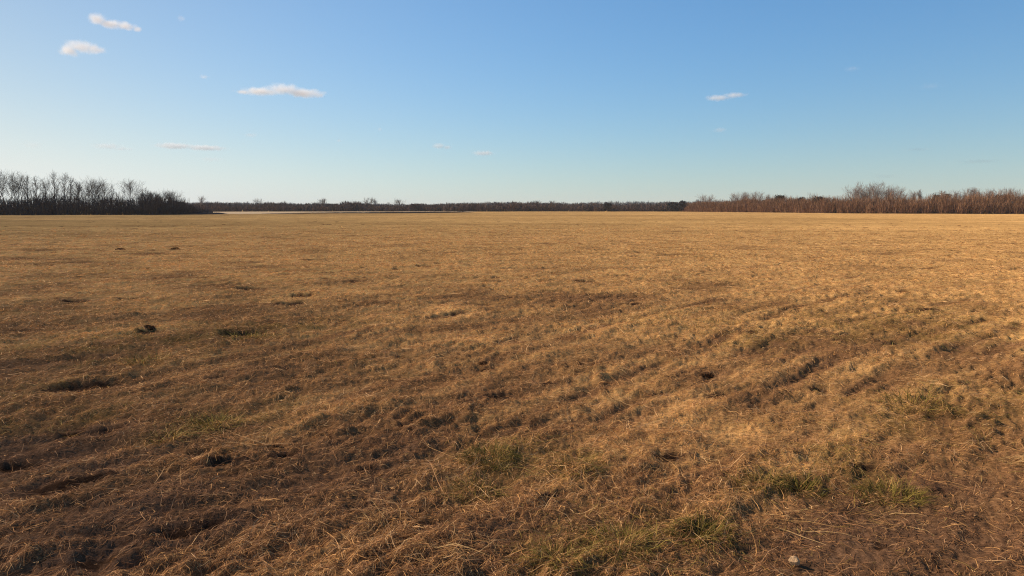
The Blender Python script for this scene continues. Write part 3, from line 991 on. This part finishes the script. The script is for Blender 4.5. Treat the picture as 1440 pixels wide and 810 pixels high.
# ------------------------------------------------------------------ clouds
def cloud(u, v, w, h, lobes, strength, label, i, alb=(.96, .985, 1), alt=650., amp=1.6):
    d = ray(u, v)
    D = alt / d[2]
    c = np.array([0, 0, CAM_H]) + d * D
    az = math.atan2(d[0], d[1])
    dist = math.hypot(c[0], c[1])
    px = D / FPX
    W, Hh = 1.08 * w * px, 1.15 * h * px
    L = [(lx * W, 0., lz * Hh, max(.06, sx) * W, max(sx * W * .55, Hh * .6), sz * Hh) for lx, lz, sx, sz in lobes]
    bm = bmesh.new()
    for lx, ly, lz, sx, sy, sz in L:
        for k in range(60):
            ph, ct = k * 2.399963, 1 - 2 * (k + .5) / 60
            st = math.sqrt(1 - ct * ct)
            bm.verts.new((lx + 1.12 * sx * st * math.cos(ph), ly + 1.12 * sy * st * math.sin(ph), lz + 1.12 * sz * ct))
    hull = bmesh.ops.convex_hull(bm, input=bm.verts)
    bmesh.ops.delete(bm, geom=list({g for g in hull['geom_interior'] + hull['geom_unused'] if isinstance(g, bmesh.types.BMVert)}), context='VERTS')
    me = bpy.data.meshes.new('cloud')
    bm.to_mesh(me)
    bm.free()
    m = bpy.data.materials.new('cloud_vapour')
    m.use_nodes = True
    nt = m.node_tree
    nt.nodes.clear()
    K = nt.links.new
    out = N(nt, 'ShaderNodeOutputMaterial')
    vol = N(nt, 'ShaderNodeVolumePrincipled')
    vol.inputs['Color'].default_value = (*alb, 1)
    vol.inputs['Anisotropy'].default_value = .1
    tc = N(nt, 'ShaderNodeTexCoord')
    nz = N(nt, 'ShaderNodeTexNoise')
    nz.inputs['Scale'].default_value = 2.1 / max(Hh, W * .12)
    nz.inputs['Detail'].default_value = 5
    nz.inputs['Roughness'].default_value = .62
    sft = N(nt, 'ShaderNodeVectorMath', operation='ADD')
    sft.inputs[1].default_value = (i * 371.3, i * 97.7, 0)
    K(tc.outputs['Object'], sft.inputs[0])
    K(sft.outputs[0], nz.inputs['Vector'])
    acc = None
    for lx, ly, lz, sx, sy, sz in L:
        sb = N(nt, 'ShaderNodeVectorMath', operation='SUBTRACT')
        sb.inputs[1].default_value = (lx, ly, lz)
        ml = N(nt, 'ShaderNodeVectorMath', operation='MULTIPLY')
        ml.inputs[1].default_value = (1 / sx, 1 / sy, 1 / sz)
        ln = N(nt, 'ShaderNodeVectorMath', operation='LENGTH')
        iv = N(nt, 'ShaderNodeMath', operation='SUBTRACT')
        iv.inputs[0].default_value = 1
        K(tc.outputs['Object'], sb.inputs[0])
        K(sb.outputs[0], ml.inputs[0])
        K(ml.outputs[0], ln.inputs[0])
        K(ln.outputs['Value'], iv.inputs[1])
        if acc is None:
            acc = iv
        else:
            mxn = N(nt, 'ShaderNodeMath', operation='MAXIMUM')
            K(acc.outputs[0], mxn.inputs[0])
            K(iv.outputs[0], mxn.inputs[1])
            acc = mxn
    ns = N(nt, 'ShaderNodeMath', operation='MULTIPLY_ADD')
    ns.inputs[1].default_value = amp
    ns.inputs[2].default_value = -.5 * amp + .02
    K(nz.outputs['Fac'], ns.inputs[0])
    sm = N(nt, 'ShaderNodeMath', operation='ADD')
    K(acc.outputs[0], sm.inputs[0])
    K(ns.outputs[0], sm.inputs[1])
    mr = N(nt, 'ShaderNodeMapRange', interpolation_type='SMOOTHSTEP')
    mr.inputs['From Min'].default_value, mr.inputs['From Max'].default_value = 0, 1.25
    mr.inputs['To Min'].default_value = 0
    mr.inputs['To Max'].default_value = strength * .8 / (Hh * 1.2)
    K(sm.outputs[0], mr.inputs['Value'])
    K(mr.outputs[0], vol.inputs['Density'])
    K(vol.outputs[0], out.inputs['Volume'])
    o = link('cloud', me, m)
    o.location = c
    o.rotation_euler = (0, 0, -az)
    tag(o, label, 'cloud', 'small clouds in the blue sky')


def build_clouds():
    fl = [(0, 0, .5, .5)]
    C = [(160, 32, 62, 18, [(-.28, .10, .22, .46), (-.06, -.10, .34, .34), (.2, -.13, .27, .30), (.43, -.25, .11, .18)], 5., 'puffy white cloud at the top left, higher of the two biggest there'),
         (117, 69, 56, 23, [(-.05, .1, .4, .4), (-.28, -.15, .24, .34), (.22, .06, .3, .28)], 5., 'rounded white cloud just below the highest cloud on the left'),
         (396, 128, 112, 19, [(.02, .12, .24, .42), (.24, -.06, .28, .34), (-.22, -.1, .26, .28), (-.42, -.18, .12, .16)], 5., 'long white cloud with a low peak, widest in the sky'),
         (455, 131, 14, 7, fl, .7, 'faint wisp at the right tip of the widest cloud'),
         (287, 108, 13, 7, fl, 1.2, 'small faint puff up left of the widest cloud'),
         (267, 206.5, 90, 10, [(-.2, .05, .32, .45), (.2, -.05, .34, .4)], 2.6, 'long thin white cloud low on the left'),
         (158, 207, 54, 10, [(-.1, .1, .4, .45), (.22, -.15, .3, .3)], 1.2, 'pale thin streak left of the long thin low cloud'),
         (46, 204, 32, 11, fl, .6, 'faint pale smudge low at the far left'),
         (296, 224, 36, 7, fl, .5, 'faint strip right under the long thin low cloud'),
         (353, 190, 22, 7, fl, .8, 'very faint wisp below the widest cloud'),
         (622, 206, 30, 10, [(-.15, .05, .35, .45), (.2, -.12, .28, .3)], 2.6, 'small white cloud low in the middle, left one of two'),
         (680, 215.5, 34, 8, fl, 2.2, 'small flat cloud low in the middle, right one of two'),
         (477, 198, 9, 5, fl, 1., 'tiny white speck of cloud left of the middle'),
         (534, 182, 6, 6, fl, 1., 'tiny round speck of cloud above the middle pair'),
         (255, 26, 12, 9, fl, .6, 'barely visible puff right of the highest cloud'),
         (1020, 136, 56, 12, [(-.15, -.08, .36, .38), (.2, .12, .32, .32)], 2.6, 'white tilted cloud in the right half of the sky'),
         (1012, 183, 20, 8, fl, 1., 'small faint pinkish cloud under the white tilted one'),
         (1198, 97, 24, 8, fl, .25, 'faint greyish puff high on the right'),
         (1308, 121, 34, 11, fl, .18, 'faint grey smear near the right edge')]
    for i, c in enumerate(C):
        cloud(*c[:7], i)
    for k, (u, v, w, h, lab) in enumerate([(1291, 210, 40, 5, 'thin dark grey streak low on the right'),
                                           (1245, 248, 40, 6, 'dark grey streak just above the big spreading trees'),
                                           (1378, 227, 60, 6, 'longest grey streak low near the right edge')]):
        cloud(u, v, w, h, fl, .15, lab, 40 + k, alb=(.45, .5, .56))


# ------------------------------------------------------------------ light, air, camera
SUN_EL, SUN_AZ = R(32.5), R(-72)


def build_light():
    w = bpy.data.worlds.new('World')
    SC.world = w
    w.use_nodes = True
    nt = w.node_tree
    sky = N(nt, 'ShaderNodeTexSky', sky_type='NISHITA')
    sky.sun_disc = False
    sky.sun_elevation, sky.sun_rotation = SUN_EL, SUN_AZ
    sky.air_density, sky.dust_density, sky.ozone_density, sky.altitude = 1.33, 0., 10., 1770
    L = nt.links.new
    # the pale dusty layer of air along the horizon: the sky's own brightness with the blue washed out
    tc = N(nt, 'ShaderNodeTexCoord')
    sp = N(nt, 'ShaderNodeSeparateXYZ')
    L(tc.outputs['Generated'], sp.inputs[0])
    e1 = N(nt, 'ShaderNodeMath', operation='MULTIPLY')
    e1.inputs[1].default_value = -1 / .153
    L(sp.outputs['Z'], e1.inputs[0])
    e2 = N(nt, 'ShaderNodeMath', operation='EXPONENT')
    L(e1.outputs[0], e2.inputs[0])
    e3 = N(nt, 'ShaderNodeMath', operation='MULTIPLY', use_clamp=True)
    e3.inputs[1].default_value = .79
    L(e2.outputs[0], e3.inputs[0])
    # and the white glow of the air towards the sun
    dt = N(nt, 'ShaderNodeVectorMath', operation='DOT_PRODUCT')
    dt.inputs[1].default_value = (math.sin(SUN_AZ) * math.cos(SUN_EL), math.cos(SUN_AZ) * math.cos(SUN_EL), math.sin(SUN_EL))
    L(tc.outputs['Generated'], dt.inputs[0])
    dp = N(nt, 'ShaderNodeMath', operation='MAXIMUM')
    dp.inputs[1].default_value = 0
    L(dt.outputs['Value'], dp.inputs[0])
    pw = N(nt, 'ShaderNodeMath', operation='POWER')
    pw.inputs[1].default_value = 1.85
    L(dp.outputs[0], pw.inputs[0])
    fs = N(nt, 'ShaderNodeMath', operation='MULTIPLY_ADD', use_clamp=True)
    fs.inputs[1].default_value = .797
    L(pw.outputs[0], fs.inputs[0])
    L(e3.outputs[0], fs.inputs[2])
    br = N(nt, 'ShaderNodeMath', operation='MULTIPLY_ADD')
    br.inputs[1].default_value = .313
    br.inputs[2].default_value = 1.
    L(dt.outputs['Value'], br.inputs[0])
    bw = N(nt, 'ShaderNodeRGBToBW')
    L(sky.outputs[0], bw.inputs[0])
    tint = N(nt, 'ShaderNodeVectorMath', operation='SCALE')
    tint.inputs[0].default_value = (.615, .598, .648)
    L(bw.outputs[0], tint.inputs['Scale'])
    mx = N(nt, 'ShaderNodeMix', data_type='RGBA')
    L(fs.outputs[0], mx.inputs['Factor'])
    L(sky.outputs[0], mx.inputs[6])
    L(tint.outputs[0], mx.inputs[7])
    wb = N(nt, 'ShaderNodeVectorMath', operation='MULTIPLY')
    wb.inputs[1].default_value = (.915, 1., .892)
    L(mx.outputs[2], wb.inputs[0])
    sc_ = N(nt, 'ShaderNodeVectorMath', operation='SCALE')
    L(wb.outputs[0], sc_.inputs[0])
    L(br.outputs[0], sc_.inputs['Scale'])
    L(sc_.outputs[0], nt.nodes['Background'].inputs[0])
    nt.nodes['Background'].inputs[1].default_value = .1325
    s = bpy.data.lights.new('sun', 'SUN')
    s.energy, s.angle, s.color = 4.9, R(.5), (1, .84, .66)
    o = bpy.data.objects.new('sun', s)
    COL.objects.link(o)
    d = Vector((math.sin(SUN_AZ) * math.cos(SUN_EL), math.cos(SUN_AZ) * math.cos(SUN_EL), math.sin(SUN_EL)))
    o.rotation_euler = d.to_track_quat('Z', 'Y').to_euler()
    o.location = d * 50
    cam = bpy.data.cameras.new('camera')
    cam.sensor_width, cam.lens = 36, FPX / 1440 * 36
    cam.clip_start, cam.clip_end = .05, 40000
    co = bpy.data.objects.new('camera', cam)
    COL.objects.link(co)
    co.location = (0, 0, CAM_H)
    co.rotation_euler = (R(90) - PITCH, 0, 0)
    SC.camera = co
    vs = SC.view_settings
    vs.view_transform, vs.look, vs.gamma, vs.exposure = 'Standard', 'None', 1, .43
    vs.use_curve_mapping = False
    cy = SC.cycles
    cy.max_bounces, cy.diffuse_bounces, cy.transmission_bounces, cy.volume_bounces = 14, 3, 3, 12
    cy.use_denoising, cy.denoiser = True, 'OPENIMAGEDENOISE'
    cy.denoising_input_passes, cy.denoising_prefilter = 'RGB_ALBEDO_NORMAL', 'NONE'
    SC.cycles.filter_width = 1.15
    cy.volume_step_rate = .5
    cy.volume_max_steps = 64


def build_haze():
    me = bpy.data.meshes.new('haze')
    bm = bmesh.new()
    bmesh.ops.create_cube(bm, size=1)
    for v in bm.verts:
        v.co = (v.co.x * 8600, v.co.y * 8600, -1.6 if v.co.z < 0 else 22)
    bm.to_mesh(me)
    bm.free()
    m = bpy.data.materials.new('haze_air')
    m.use_nodes = True
    nt = m.node_tree
    nt.nodes.clear()
    v = N(nt, 'ShaderNodeVolumePrincipled')
    v.inputs['Color'].default_value = (.86, .92, 1, 1)
    v.inputs['Density'].default_value = .00011
    o = N(nt, 'ShaderNodeOutputMaterial')
    nt.links.new(v.outputs[0], o.inputs['Volume'])
    tag(link('haze', me, m), 'thin pale haze lying over the far woods', 'haze', kind='stuff')


SC.render.engine = 'CYCLES'
build_light()
build_field()
build_grass(1050000)
build_tufts()
build_stones()
build_trees()
build_far_field()
build_clouds()
build_haze()
